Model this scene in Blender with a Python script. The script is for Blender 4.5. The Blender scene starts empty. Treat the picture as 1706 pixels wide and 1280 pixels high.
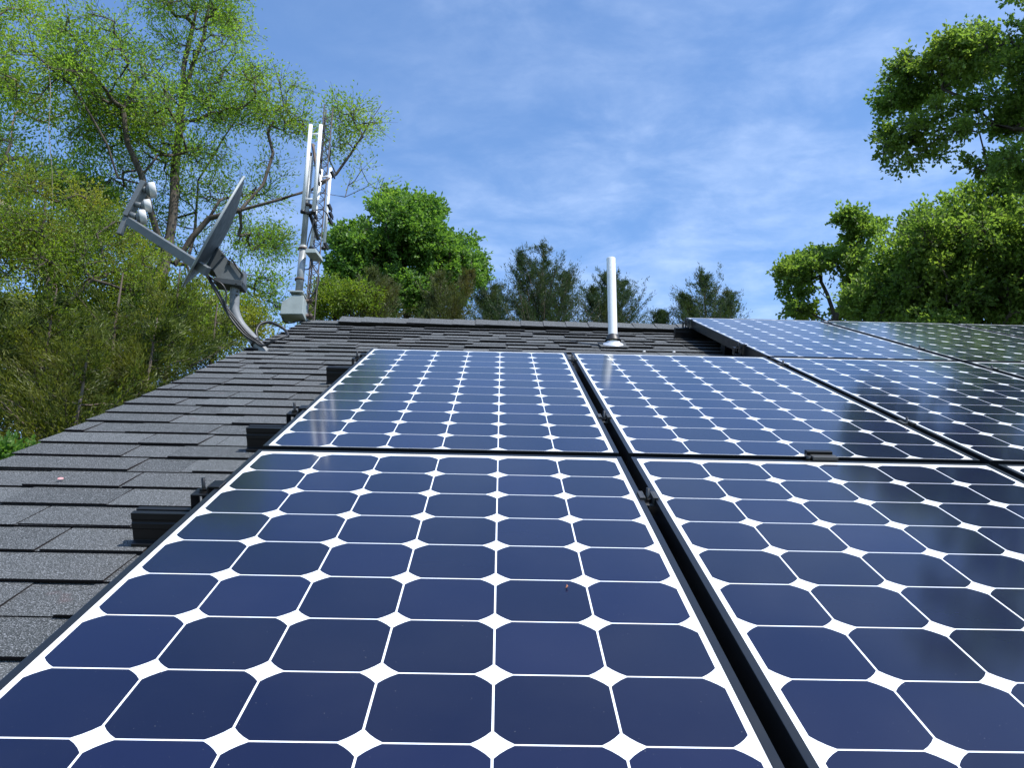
import bpy, math, random
import numpy as np
from mathutils import Vector, Matrix

# ---------------------------------------------------------------- camera, world, sun
S = bpy.context.scene
PITCH = math.radians(26.57)
CP, SP = math.cos(PITCH), math.sin(PITCH)
def RW(x, y, z):                       # roof frame (x along eave, y up the slope, z off it) -> world
    return Vector((x, y*CP - z*SP, y*SP + z*CP))
MR = Matrix.Rotation(PITCH, 4, 'X')
F_PX = 1368.2                          # focal length for a 1706 px wide picture
CAM_R = (Matrix.Rotation(-0.0116, 3, 'Z') @ Matrix.Rotation(-0.0240, 3, 'Y') @ Matrix.Rotation(1.3873, 3, 'X'))
CAM_M = MR.to_3x3() @ CAM_R
CAM_P = RW(0.5069, -1.7276, 0.4844)
cd = bpy.data.cameras.new('camera'); cam = bpy.data.objects.new('camera', cd)
S.collection.objects.link(cam)
cam.matrix_world = Matrix.Translation(CAM_P) @ CAM_M.to_4x4()
cd.sensor_width = 36; cd.lens = 36*F_PX/1706; cd.clip_start = 0.02; cd.clip_end = 2000
S.camera = cam

sv = Vector((0.47, -0.38, 1.0)).normalized()      # towards the sun
SUN_EL = math.asin(sv.z); SUN_ROT = math.atan2(sv.x, sv.y)
ld = bpy.data.lights.new('sun', 'SUN'); ld.energy = 4.7; ld.angle = math.radians(0.53); ld.color = (1, 0.97, 0.93)
sun = bpy.data.objects.new('sun', ld); S.collection.objects.link(sun)
sun.rotation_euler = (-sv).to_track_quat('-Z', 'Y').to_euler(); sun.location = (0, 0, 30)

W = bpy.data.worlds.new('World'); S.world = W; W.use_nodes = True
wn, wl = W.node_tree.nodes, W.node_tree.links
for n in list(wn): wn.remove(n)
def wnode(t, **k):
    n = wn.new(t)
    for a, b in k.items(): setattr(n, a, b)
    return n
wo = wnode('ShaderNodeOutputWorld'); wb = wnode('ShaderNodeBackground'); wb.inputs[1].default_value = 0.15
sky = wnode('ShaderNodeTexSky', sky_type='NISHITA', sun_disc=False, sun_elevation=SUN_EL, sun_rotation=SUN_ROT,
            altitude=200, air_density=1.0, dust_density=0.6, ozone_density=2.0)
tc = wnode('ShaderNodeTexCoord')
sep = wnode('ShaderNodeSeparateXYZ'); wl.new(tc.outputs['Generated'], sep.inputs[0])
def wmath(op, a, b=None, c=None):
    n = wnode('ShaderNodeMath', operation=op)
    for i, v in enumerate((a, b, c)):
        if v is None: continue
        if isinstance(v, (int, float)): n.inputs[i].default_value = v
        else: wl.new(v, n.inputs[i])
    return n.outputs[0]
zz = wmath('ADD', wmath('MAXIMUM', sep.outputs[2], 0.0), 0.12)   # layer of thin cloud overhead: direction / height
cx = wmath('DIVIDE', sep.outputs[0], zz); cy = wmath('DIVIDE', sep.outputs[1], zz)
comb = wnode('ShaderNodeCombineXYZ'); wl.new(cx, comb.inputs[0]); wl.new(cy, comb.inputs[1])
def wnoise(scale, detail, rough, dist, sx=1, sy=1, rz=0, off=0):
    mp = wnode('ShaderNodeMapping'); mp.inputs['Scale'].default_value = (sx, sy, 1); mp.inputs['Rotation'].default_value = (0, 0, rz)
    mp.inputs['Location'].default_value = (off, off*.7, 0)
    wl.new(comb.outputs[0], mp.inputs[0])
    n = wnode('ShaderNodeTexNoise'); n.inputs['Scale'].default_value = scale; n.inputs['Detail'].default_value = detail
    n.inputs['Roughness'].default_value = rough; n.inputs['Distortion'].default_value = dist
    wl.new(mp.outputs[0], n.inputs['Vector']); return n.outputs['Fac']
def wramp(v, a, b):
    n = wnode('ShaderNodeMapRange', interpolation_type='SMOOTHSTEP'); wl.new(v, n.inputs[0])
    n.inputs[1].default_value = a; n.inputs[2].default_value = b; return n.outputs[0]
big = wramp(wnoise(0.55, 3, .5, .2, 1, 1.2, .5, 3.1), .30, .60)
fine = wramp(wnoise(4.2, 9, .60, .25, 1, 1.3, .35, 1.7), .30, .72)
wisp = wramp(wnoise(13.0, 6, .60, .3, 1, 1.4, .5, 7.7), .3, .75)
cl = wmath('MULTIPLY', wmath('MULTIPLY', big, wmath('ADD', wmath('MULTIPLY', fine, .62), wmath('MULTIPLY', wmath('MULTIPLY', fine, wisp), .45))), .245)
hz = wramp(sep.outputs[2], .42, .02)
cl2 = wmath('MINIMUM', wmath('ADD', cl, wmath('MULTIPLY', hz, .10)), 1.0)
tint = wnode('ShaderNodeMix', data_type='RGBA', blend_type='MULTIPLY'); tint.inputs[0].default_value = 1
wl.new(sky.outputs[0], tint.inputs[6]); tint.inputs[7].default_value = (.90, 1.09, 1.26, 1)
mixc = wnode('ShaderNodeMix', data_type='RGBA'); wl.new(cl2, mixc.inputs[0]); wl.new(tint.outputs[2], mixc.inputs[6])
mixc.inputs[7].default_value = (6.2, 7.1, 8.6, 1)
wl.new(mixc.outputs[2], wb.inputs[0]); wl.new(wb.outputs[0], wo.inputs[0])

S.view_settings.view_transform = 'Standard'; S.view_settings.look = 'None'
S.view_settings.exposure = 0.45; S.view_settings.gamma = 1; S.view_settings.use_curve_mapping = False
S.cycles.max_bounces = 8; S.cycles.transparent_max_bounces = 8; S.cycles.caustics_reflective = False; S.cycles.caustics_refractive = False

# ---------------------------------------------------------------- pixel -> world helpers
def ray(u, v):
    return CAM_M @ Vector(((u-853)/F_PX, -(v-640)/F_PX, -1))
def at(u, v, d):                        # point at horizontal distance d from the camera
    r = ray(u, v); return CAM_P + r*(d/math.hypot(r.x, r.y))
def on_y(u, v, y):
    r = ray(u, v); return CAM_P + r*((y-CAM_P.y)/r.y)
GZ = -4.6

# ---------------------------------------------------------------- materials
def mat(name, col=(.5, .5, .5), rough=.5, metal=0, spec=.5, coat=0, coat_r=.05):
    m = bpy.data.materials.new(name); m.use_nodes = True
    b = m.node_tree.nodes['Principled BSDF']
    b.inputs['Base Color'].default_value = (*col, 1); b.inputs['Roughness'].default_value = rough
    b.inputs['Metallic'].default_value = metal; b.inputs['Specular IOR Level'].default_value = spec
    b.inputs['Coat Weight'].default_value = coat; b.inputs['Coat Roughness'].default_value = coat_r
    return m
class N:                                # small node builder
    def __init__(s, m): s.t = m.node_tree; s.b = s.t.nodes['Principled BSDF']
    def add(s, t, **k):
        n = s.t.nodes.new(t)
        for a, b in k.items(): setattr(n, a, b)
        return n
    def put(s, v, sock):
        if isinstance(v, (int, float)): sock.default_value = v
        elif isinstance(v, tuple): sock.default_value = v if len(v) == len(sock.default_value) else (*v, 1)
        else: s.t.links.new(v, sock)
    def co(s): return s.add('ShaderNodeTexCoord').outputs['Object']
    def noise(s, scale, detail=4, rough=.55, vec=None, stretch=None):
        n = s.add('ShaderNodeTexNoise'); n.inputs['Scale'].default_value = scale
        n.inputs['Detail'].default_value = detail; n.inputs['Roughness'].default_value = rough
        v = vec or s.co()
        if stretch:
            mp = s.add('ShaderNodeMapping'); mp.inputs['Scale'].default_value = stretch; s.t.links.new(v, mp.inputs[0]); v = mp.outputs[0]
        s.t.links.new(v, n.inputs['Vector']); return n.outputs['Fac']
    def attr(s, name): return s.add('ShaderNodeAttribute', attribute_name=name).outputs['Fac']
    def ramp(s, v, a, b, lo=0., hi=1.):
        n = s.add('ShaderNodeMapRange'); s.put(v, n.inputs[0])
        for i, q in enumerate((a, b, lo, hi)): n.inputs[i+1].default_value = q
        return n.outputs[0]
    def mix(s, f, a, b, mode='MIX'):
        n = s.add('ShaderNodeMix', data_type='RGBA', blend_type=mode)
        s.put(f, n.inputs[0]); s.put(a, n.inputs[6]); s.put(b, n.inputs[7]); return n.outputs[2]
    def math(s, op, a, b=0.):
        n = s.add('ShaderNodeMath', operation=op); s.put(a, n.inputs[0]); s.put(b, n.inputs[1]); return n.outputs[0]
    def col(s, v): s.t.links.new(v, s.b.inputs['Base Color'])
    def rough(s, v): s.t.links.new(v, s.b.inputs['Roughness'])
    def bump(s, v, strength, dist):
        n = s.add('ShaderNodeBump'); n.inputs['Strength'].default_value = strength; n.inputs['Distance'].default_value = dist
        s.t.links.new(v, n.inputs['Height']); s.t.links.new(n.outputs[0], s.b.inputs['Normal'])

M = {}
m = M['cell'] = mat('solar_cell', (.014, .022, .072), .45, spec=.25, coat=1, coat_r=.09)
m.node_tree.nodes['Principled BSDF'].inputs['Specular IOR Level'].default_value = .05
n = N(m); a = n.attr('tone')
c = n.mix(a, (.0036, .0056, .0225), (.0065, .0100, .039))
dust = n.noise(3, 5); c = n.mix(n.ramp(dust, .45, .8, 0, .02), c, (.30, .31, .30))
spk = n.noise(420, 1, .4); c = n.mix(n.ramp(spk, .80, .84, 0, .45), c, (.45, .45, .42)); n.col(c)
n.put(n.ramp(n.noise(1.7, 4), .3, .7, .075, .11), n.b.inputs['Coat Roughness']); m.node_tree.nodes['Principled BSDF'].inputs['Coat IOR'].default_value = 1.38
m = M['sheet'] = mat('white_backsheet', (.82, .83, .84), .6, spec=.2, coat=1, coat_r=.09); m.node_tree.nodes['Principled BSDF'].inputs['Coat IOR'].default_value = 1.38
m = M['frame'] = mat('black_anodised', (.008, .0095, .012), .36, spec=.45)
n = N(m); n.rough(n.ramp(n.noise(14, 4), .3, .7, .30, .42))
m = M['rail'] = mat('rail_black', (.005, .005, .0055), .40, spec=.4)
n = N(m); n.rough(n.ramp(n.noise(9, 4, stretch=(.3, 3, 3)), .3, .7, .28, .5))
M['steel'] = mat('bolt_steel', (.07, .07, .07), .45, metal=1)
M['clampgrey'] = mat('clamp_grey', (.06, .06, .057), .45, metal=.3)
m = M['shingle'] = mat('asphalt_shingle', (.08, .08, .085), .9, spec=.25)
n = N(m); t = n.attr('tone')
c = n.mix(t, (.034, .040, .040), (.084, .092, .092))
c = n.mix(n.ramp(n.noise(1.4, 5), .35, .7, 0, .5), c, (.062, .060, .058))
g = n.noise(430, 2, .75); c = n.mix(n.ramp(g, .54, .68, 0, .85), c, (.34, .35, .37)); c = n.mix(n.ramp(g, .46, .34, 0, .8), c, (.018, .018, .022))
g2 = n.noise(90, 3, .7); c = n.mix(n.ramp(g2, .56, .75, 0, .30), c, (.20, .20, .21))
c = n.mix(n.ramp(n.noise(7, 3, .6), .70, .78, 0, .22), c, (.16, .07, .07)); n.col(c)
n.bump(n.math('ADD', g, g2), .55, .0025)
m = M['underlap'] = mat('shingle_edge', (.022, .018, .019), .95, spec=.1)
def paint(name, col, rough=.5, var=.25, spec=.4, metal=0):
    m = mat(name, col, rough, spec=spec, metal=metal); n = N(m)
    f = n.noise(11, 6, .65); d = tuple(x*(1-var) for x in col)
    cc = n.mix(n.ramp(f, .4, .68), col, d); n.col(cc); n.rough(n.ramp(n.noise(30, 3), .3, .7, rough-.08, rough+.1)); return m
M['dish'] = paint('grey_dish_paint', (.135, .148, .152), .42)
M['dishshade'] = paint('shaded_dish_grey', (.050, .059, .064), .55)  # dish grey darkened: shade on the back side is put into the colour
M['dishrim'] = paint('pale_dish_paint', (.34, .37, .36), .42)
M['lnb'] = paint('lnb_plastic', (.62, .61, .58), .45, .18)
M['galv'] = paint('galvanised', (.33, .345, .34), .42, .3, metal=.25)
M['polegrey'] = paint('grey_pole_paint', (.20, .21, .215), .6)
M['boxgrey'] = paint('enclosure_grey', (.33, .37, .35), .5, .18)
M['white'] = paint('white_paint', (.80, .80, .79), .4, .08)
M['pvc'] = mat('white_pvc', (.86, .86, .84), .35)
n = N(M['pvc']); n.col(n.mix(n.ramp(n.noise(6, 5, .7), .5, .8), (.87, .87, .85), (.70, .69, .64)))
M['rubber'] = mat('black_rubber', (.014, .014, .015), .45)
M['lead'] = paint('flashing_metal', (.74, .75, .77), .35, .2, metal=.3)
M['rust'] = paint('rusty_steel', (.16, .12, .10), .7, .4, metal=.3)
M['tower'] = paint('weathered_tower_steel', (.06, .05, .045), .7, .4)
M['wall'] = mat('lap_siding', (.52, .50, .44), .7)
n = N(M['wall']); n.col(n.mix(n.ramp(n.noise(5, 5), .3, .7), (.54, .52, .46), (.44, .42, .37)))
M['trim'] = paint('rake_trim', (.06, .055, .05), .6)
M['petal'] = mat('pink_petal', (.55, .25, .25), .7)
M['seed'] = mat('dry_seed', (.30, .11, .05), .8)
m = M['ground'] = mat('ground_leaf_litter', (.06, .08, .03), .95)
n = N(m); c = n.mix(n.ramp(n.noise(.15, 6), .4, .6), (.045, .075, .022), (.09, .075, .045)); c = n.mix(n.ramp(n.noise(6, 5), .4, .7, 0, .5), c, (.02, .035, .012)); n.col(c)

def leafmat(name, lo, hi, trans=.5, hue=None):
    m = bpy.data.materials.new(name); m.use_nodes = True; n = N(m); b = n.b
    a = n.attr('tone'); c = n.mix(a, lo, hi)
    if hue: c = n.mix(n.ramp(n.noise(.9, 2), .48, .62, 0, .8), c, hue)
    n.col(c); b.inputs['Roughness'].default_value = .48; b.inputs['Specular IOR Level'].default_value = .35
    tr = n.add('ShaderNodeBsdfTranslucent'); tc_ = n.mix(1.0, c, (1.5, 1.55, .75), 'MULTIPLY'); n.t.links.new(tc_, tr.inputs[0])
    mx = n.add('ShaderNodeMixShader'); mx.inputs[0].default_value = trans
    n.t.links.new(b.outputs[0], mx.inputs[1]); n.t.links.new(tr.outputs[0], mx.inputs[2])
    n.t.links.new(mx.outputs[0], n.t.nodes['Material Output'].inputs[0]); return m
L = {}
L['spring'] = leafmat('spring_leaf', (.105, .195, .030), (.29, .44, .065), .52, (.27, .37, .05))
L['olive'] = leafmat('olive_leaf', (.07, .125, .018), (.25, .34, .04), .5, (.27, .26, .035))
L['maple'] = leafmat('maple_leaf', (.06, .14, .030), (.20, .34, .07), .52)
L['oak'] = leafmat('oak_leaf', (.070, .138, .032), (.24, .345, .080), .56, (.19, .26, .05))
L['cedar'] = leafmat('cedar_spray', (.026, .052, .026), (.075, .120, .046), .3, (.075, .09, .03))
L['juniper'] = leafmat('juniper_spray', (.018, .036, .009), (.16, .20, .030), .40, (.16, .16, .03))
L['brown'] = leafmat('brownish_spray', (.045, .062, .022), (.13, .155, .048), .35, (.12, .11, .04))
def barkmat(name, a, b_):
    m = mat(name, a, .9, spec=.2); n = N(m); f = n.noise(9, 7, .7, stretch=(1, 1, .22))
    n.col(n.mix(n.ramp(f, .35, .68), a, b_)); n.bump(f, .8, .02); return m
M['bark'] = barkmat('dark_bark', (.050, .040, .032), (.135, .115, .095))
M['palebark'] = barkmat('pale_bark', (.16, .12, .09), (.42, .33, .26))
M['cedarbark'] = barkmat('cedar_bark', (.085, .062, .045), (.19, .15, .12))

# ---------------------------------------------------------------- object helpers
COL = S.collection
def tag(o, label=None, cat=None, group=None, kind=None):
    for k, v in (('label', label), ('category', cat), ('group', group), ('kind', kind)):
        if v: o[k] = v
    return o
def empty(name, label, cat, group=None, loc=(0, 0, 0), roof=False):
    o = bpy.data.objects.new(name, None); COL.objects.link(o); o.empty_display_size = .05
    o.location = loc
    if roof: o.rotation_euler = (PITCH, 0, 0)
    tag(o, label, cat, group); return o
def mesh_obj(name, me, parent=None):
    o = bpy.data.objects.new(name, me); COL.objects.link(o)
    if parent: o.parent = parent
    return o
class MB:
    """collects solids, links them as ONE mesh; coordinates are local to the parent"""
    def __init__(s): s.v = []; s.f = []; s.m = []; s.sm = []; s.tone = []
    def _add(s, vs, fs, mi=0, smooth=False, tone=.5):
        k = len(s.v); s.v += [tuple(p) for p in vs]; s.f += [tuple(i+k for i in f) for f in fs]
        s.m += [mi]*len(fs); s.sm += [smooth]*len(fs); s.tone += [tone]*len(fs)
    def box(s, a, b, mi=0, tone=.5):
        (x0, y0, z0), (x1, y1, z1) = a, b
        s._add([(x0, y0, z0), (x1, y0, z0), (x1, y1, z0), (x0, y1, z0), (x0, y0, z1), (x1, y0, z1), (x1, y1, z1), (x0, y1, z1)],
               [(0, 3, 2, 1), (4, 5, 6, 7), (0, 1, 5, 4), (1, 2, 6, 5), (2, 3, 7, 6), (3, 0, 4, 7)], mi, tone=tone)
    def prism(s, poly, d, mi=0, c=None):      # poly: 3D points, extruded by vector d
        n_ = len(poly); d = Vector(d); p = [Vector(q) for q in poly]
        s._add(p+[q+d for q in p], [tuple(range(n_))[::-1], tuple(range(n_, 2*n_))]+[(i, (i+1) % n_, n_+(i+1) % n_, n_+i) for i in range(n_)], mi)
    def beam(s, a, b, w, h, up=(0, 0, 1), mi=0, w2=None, h2=None):
        a, b = Vector(a), Vector(b); d = (b-a).normalized(); x = d.cross(Vector(up)).normalized(); y = x.cross(d).normalized()
        w2 = w2 or w; h2 = h2 or h; vs = []
        for p, ww, hh in ((a, w, h), (b, w2, h2)):
            vs += [p+x*(sx*ww/2)+y*(sy*hh/2) for sx, sy in ((-1, -1), (1, -1), (1, 1), (-1, 1))]
        s._add(vs, [(3, 2, 1, 0), (4, 5, 6, 7), (0, 1, 5, 4), (1, 2, 6, 5), (2, 3, 7, 6), (3, 0, 4, 7)], mi)
    def tube(s, pts, r, seg=12, mi=0, cap=True, smooth=True):
        pts = [Vector(p) for p in pts]; rs = r if isinstance(r, (list, tuple)) else [r]*len(pts)
        d0 = (pts[1]-pts[0]).normalized(); ref = Vector((0, 0, 1)) if abs(d0.z) < .9 else Vector((1, 0, 0))
        x = d0.cross(ref).normalized(); vs = []; fs = []
        for i, p in enumerate(pts):
            d = (pts[min(i+1, len(pts)-1)]-pts[max(i-1, 0)]).normalized()
            x = (x-d*x.dot(d)).normalized(); y = d.cross(x)
            vs += [p+(x*math.cos(t)+y*math.sin(t))*rs[i] for t in [2*math.pi*k/seg for k in range(seg)]]
        for i in range(len(pts)-1):
            for k in range(seg): fs.append((i*seg+k, i*seg+(k+1) % seg, (i+1)*seg+(k+1) % seg, (i+1)*seg+k))
        s._add(vs, fs, mi, smooth)
        if cap:
            n0 = len(s.v)-len(vs); s.f += [tuple(n0+k for k in range(seg))[::-1], tuple(n0+(len(pts)-1)*seg+k for k in range(seg))]
            s.m += [mi]*2; s.sm += [False]*2; s.tone += [.5]*2
    def lathe(s, c, axis, prof, seg=32, mi=0, smooth=True, sx=1, xdir=None):   # prof: (radius, height along axis)
        c = Vector(c); ax = Vector(axis).normalized(); x = Vector(xdir) if xdir else ax.orthogonal()
        x = (x-ax*x.dot(ax)).normalized(); y = ax.cross(x); vs = []; fs = []
        for r, h in prof:
            vs += [c+ax*h+(x*math.cos(t)*sx+y*math.sin(t))*max(r, 1e-5) for t in [2*math.pi*k/seg for k in range(seg)]]
        for i in range(len(prof)-1):
            for k in range(seg): fs.append((i*seg+k, i*seg+(k+1) % seg, (i+1)*seg+(k+1) % seg, (i+1)*seg+k))
        s._add(vs, fs, mi, smooth)
    def build(s, name, mats, parent=None, bevel=0, tone=False):
        me = bpy.data.meshes.new(name); me.from_pydata(s.v, [], s.f)
        for q in (mats if isinstance(mats, (list, tuple)) else [mats]): me.materials.append(q)
        me.polygons.foreach_set('material_index', s.m); me.polygons.foreach_set('use_smooth', s.sm)
        if tone: me.attributes.new('tone', 'FLOAT', 'FACE').data.foreach_set('value', s.tone)
        me.update(); o = mesh_obj(name, me, parent)
        if bevel:
            b = o.modifiers.new('bevel', 'BEVEL'); b.width = bevel; b.segments = 2; b.limit_method = 'ANGLE'; b.angle_limit = math.radians(35)
        return o
def bez(pts, n_=8):                          # smooth curve through points
    P = [Vector(p) for p in pts]; out = []
    for i in range(len(P)-1):
        a, b, c, d = P[max(i-1, 0)], P[i], P[i+1], P[min(i+2, len(P)-1)]
        for k in range(n_):
            t = k/n_; out.append(.5*((2*b)+(c-a)*t+(2*a-5*b+4*c-d)*t*t+(3*b-a-3*c+d)*t**3))
    out.append(P[-1]); return out

# ---------------------------------------------------------------- ground
g = MB(); g._add([(-900, -900, 0), (900, -900, 0), (900, 900, 0), (-900, 900, 0)], [(0, 1, 2, 3)])
o = g.build('ground', M['ground']); o.location = (0, 0, GZ); tag(o, kind='structure')

# ---------------------------------------------------------------- house with its shingled roof
ZR = -.112                                   # shingle surface under the panels (roof frame)
RX0, RX1, RY0, RY1 = -.742, 9.5, -2.45, 3.50
house = empty('house', 'house under the dark grey shingled gable roof that carries the solar panels', 'house', loc=(0, 0, 0))
random.seed(5)
def shingle_slope(mirror=False):
    b = MB(); EXP = .127
    nc = int((RY1-RY0)/EXP)+1; y_last = RY1
    def piece(x0, x1, y0, y1, z0, z1, tone, th, jl=0, jr=0):
        # z0 at the butt (top surface), z1 at the upper end; th thickness; front corners jitter
        ya, yb = y0+random.uniform(-.0012, .0012), y0+random.uniform(-.0012, .0012)
        vs = [(x0+jl, ya, z0), (x1+jr, yb, z0), (x1, y1, z1), (x0, y1, z1), (x0+jl, ya+.0005, z0-th), (x1+jr, yb+.0005, z0-th), (x1, y1, z1-th), (x0, y1, z1-th)]
        k = len(b.v); b.v += vs
        b.f += [(k, k+1, k+2, k+3)]; b.m += [0]; b.tone += [tone]; b.sm += [False]
        for f in ((0, 4, 5, 1), (1, 5, 6, 2), (3, 7, 4, 0)): b.f.append(tuple(k+i for i in f)); b.m.append(1); b.tone.append(.3); b.sm.append(False)
    y = y_last
    k = 0; y0 = RY0
    while y0 < RY1-.02:
        y1 = min(y0+EXP+.045, RY1+.004)
        far = y0 > 2.0
        wob = random.uniform(-.0015, .0015)
        # base layer in sheets about a metre long
        x = RX0-random.uniform(.0, .5)
        while x < RX1:
            x2 = x+random.uniform(.92, 1.0)
            xa, xb = max(x, RX0+random.uniform(-.006, .004)), min(x2, RX1)
            if xb-xa > .02:
                lift = random.uniform(0, .0025)
                piece(xa, xb-.0015, y0+wob, y1, ZR-.002+lift, ZR-.0080, random.random(), .0034)
            x = x2
        # laminated tabs on top, irregular widths
        x = RX0-random.uniform(0, .35)
        while x < RX1:
            w = random.choice((.14, .17, .20, .24, .30, .34))*random.uniform(.9, 1.15); gap = random.choice((.0042, .0036, .0045, .08, .12, .16, .20))*random.uniform(.85, 1.1)
            xa, xb = max(x, RX0+random.uniform(-.008, .002)), min(x+w, RX1)
            if xb-xa > .02:
                lift = random.uniform(0, .0015 if not far else .006)
                piece(xa, xb, y0+wob-random.uniform(.0, .003), y1-.04, ZR+.0020+lift, ZR-.0045, random.random()**1.1, .0036, random.uniform(-.004, .004), random.uniform(-.004, .004))
            x += w+gap
        y0 += EXP; k += 1
    # roof deck body below the shingles
    b.box((RX0+.012, RY0+.01, ZR-.12), (RX1, RY1, ZR-.014), 1)
    return b
sl = shingle_slope()
o = sl.build('roof', [M['shingle'], M['underlap']], house, tone=True); o.rotation_euler = (PITCH, 0, 0); roof1 = o
ridge_w = RW(0, RY1, ZR)
bk = MB(); e = 6.4
def BW(x, t, z): return Vector((x, ridge_w.y+t*CP+z*SP, ridge_w.z-t*SP+z*CP))
for i in range(50):
    t0 = i*.127; x = RX0
    while x < RX1:
        x2 = min(x+random.uniform(.3, .9), RX1); zt = random.uniform(0, .004)
        bk._add([BW(x, t0, -.004), BW(x, t0+.127, .002+zt), BW(x2, t0+.127, .002+zt), BW(x2, t0, -.004), BW(x, t0+.127, -.008), BW(x2, t0+.127, -.008)],
                [(0, 1, 2, 3), (1, 4, 5, 2)], 0, tone=random.random()); x = x2
p = [BW(RX0+.012, 0, -.014), BW(RX0+.012, e, -.014), BW(RX0+.012, e, -.12), BW(RX0+.012, 0.0, -.12)]
bk.prism(p, (RX1-RX0-.012, 0, 0), 1)
bk.build('back_roof', [M['shingle'], M['underlap']], house, tone=True)
# ridge vent (dark slot) and cap shingles
rv = MB(); VX0 = -.50
for s_ in (1, -1):
    def Q(x, d, z):   # d: distance down the slope from the ridge, on either side
        return RW(x, RY1-d, ZR+z) if s_ == 1 else BW(x, d, z)
    rv._add([Q(VX0, .012, .004), Q(RX1, .012, .004), Q(RX1, .115, .002), Q(VX0, .115, .002), Q(VX0, .012, .028), Q(RX1, .012, .028), Q(RX1, .115, .020), Q(VX0, .115, .020)],
            [(4, 5, 6, 7), (3, 2, 6, 7), (0, 3, 7, 4), (1, 2, 6, 5)])
rv.build('ridge_vent', M['rubber'], house)
rc = MB(); x = VX0; random.seed(11)
while x < RX1:
    w = .142; x2 = x+w; lift = random.uniform(0, .004); tn = random.uniform(.35, 1)
    fr = .146+random.uniform(-.003, .003)
    for s_ in (1, -1):
        def Q(x, d, z): return RW(x, RY1-d, ZR+z) if s_ == 1 else BW(x, d, z)
        top = RW(x, RY1, ZR+.043+lift); 
        za, zb = .038+lift, .030+lift
        A = [Q(x, fr, .024+lift), Q(x2+.05, fr, .020+lift), Q(x2+.05, 0, .034), Q(x, 0, .040+lift)]
        Bm = [Q(x, fr, .019+lift), Q(x2+.05, fr, .015+lift), Q(x2+.05, 0, .029), Q(x, 0, .035+lift)]
        kk = [(0, 1, 2, 3), (0, 4, 5, 1), (0, 3, 7, 4)]
        k0 = len(rc.v); rc.v += [tuple(q) for q in A+Bm]
        for i, f in enumerate(kk): rc.f.append(tuple(k0+j for j in f)); rc.m.append(0 if i == 0 else 1); rc.sm.append(False); rc.tone.append(tn)
    x = x2
rc.build('ridge_cap', [M['shingle'], M['underlap']], house, tone=True)
# flat ridge strip between the rake and the vent
rs = MB()
for s_ in (1, -1):
    def Q(x, d, z): return RW(x, RY1-d, ZR+z) if s_ == 1 else BW(x, d, z)
    rs._add([Q(RX0-.004, .12, .009), Q(VX0+.01, .12, .010), Q(VX0+.01, 0, .013), Q(RX0-.004, 0, .012), Q(RX0-.004, .12, .003), Q(VX0+.01, .12, .003), Q(RX0-.004, 0, .004)],
            [(0, 1, 2, 3), (0, 4, 5, 1), (3, 6, 4, 0)], 0, tone=.6)
rs.build('ridge_strip', [M['shingle'], M['underlap']], house, tone=True)
# rake trim and walls
rt = MB()
rt.prism([RW(RX0+.012, RY0, ZR-.016), RW(RX0+.012, RY1, ZR-.016), RW(RX0+.012, RY1, ZR-.17), RW(RX0+.012, RY0, ZR-.17)], (-.008, 0, 0))
rt.prism([BW(RX0+.012, 0, -.016), BW(RX0+.012, e, -.016), BW(RX0+.012, e, -.17), BW(RX0+.012, 0.01, -.17)], (-.008, 0, 0))
rt.build('rake_trim', M['trim'], house)
wl_ = MB(); ya, yb = RW(0, RY0+.45, 0).y, BW(0, e-.45, 0).y
za, zb, zc = RW(0, RY0+.45, ZR-.13).z, ridge_w.z-.16, BW(0, e-.45, -.13).z
wl_.prism([(-.52, ya, GZ), (-.52, yb, GZ), (-.52, yb, zc), (-.52, ridge_w.y, zb), (-.52, ya, za)], (RX1+.3, 0, 0))
wl_.build('wall', M['wall'], house)

# ---------------------------------------------------------------- solar panels
P_, GX, GY = .127, .058, .0656
LX, LW, LB, LT, WX, WB, WT = .011, .011, .004, .011, .007, .004, .015   # lips and white margins
def cell_poly(cx, cy, h=.06225, r=.0752):
    q = []; a0 = math.acos(h/r)
    for k in range(4):
        for j in range(4):
            t = a0+(math.pi/2-2*a0)*j/3+k*math.pi/2
            q.append((cx+r*math.cos(t), cy+r*math.sin(t), .0))
    return q
pt = bpy.data.objects.new('solar_panel', None)
def panel_meshes():
    w, h = 6*P_, 12*P_
    sh = MB(); sh.box((-WX-.002, -h-WB-.001, -.005), (w+WX+.002, WT+.002, -.0005))
    ce = MB(); random.seed(3)
    for j in range(12):
        for i in range(6):
            q = cell_poly((i+.5)*P_, -(j+.5)*P_)
            k = len(ce.v); ce.v += [(x, y, -.0004) for x, y, z in q]; ce.f.append(tuple(range(k, k+len(q)))); ce.m.append(0); ce.sm.append(False); ce.tone.append(random.random()**2)
    fr = MB(); x0, x1, y0, y1 = -WX-LX, w+WX+LX, -h-WB-LB, WT+LT; zt, zb = .0008, -.046
    for a, b in (((x0, y0, zb), (x0+LX, y1, zt)), ((x1-LX, y0, zb), (x1, y1, zt)), ((x0+LX, y0, zb), (x1-LX, y0+LB, zt)), ((x0+LX, y1-LT, zb), (x1-LX, y1, zt))): fr.box(a, b)
    # bottom flange turned inwards
    fr.box((x0+LX, y0+LB, zb), (x0+.032, y1-LT, zb+.003)); fr.box((x1-.032, y0+LB, zb), (x1-LX, y1-LT, zb+.003))
    return sh, ce, fr
PM = panel_meshes(); proto = None; panels = {}
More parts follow.
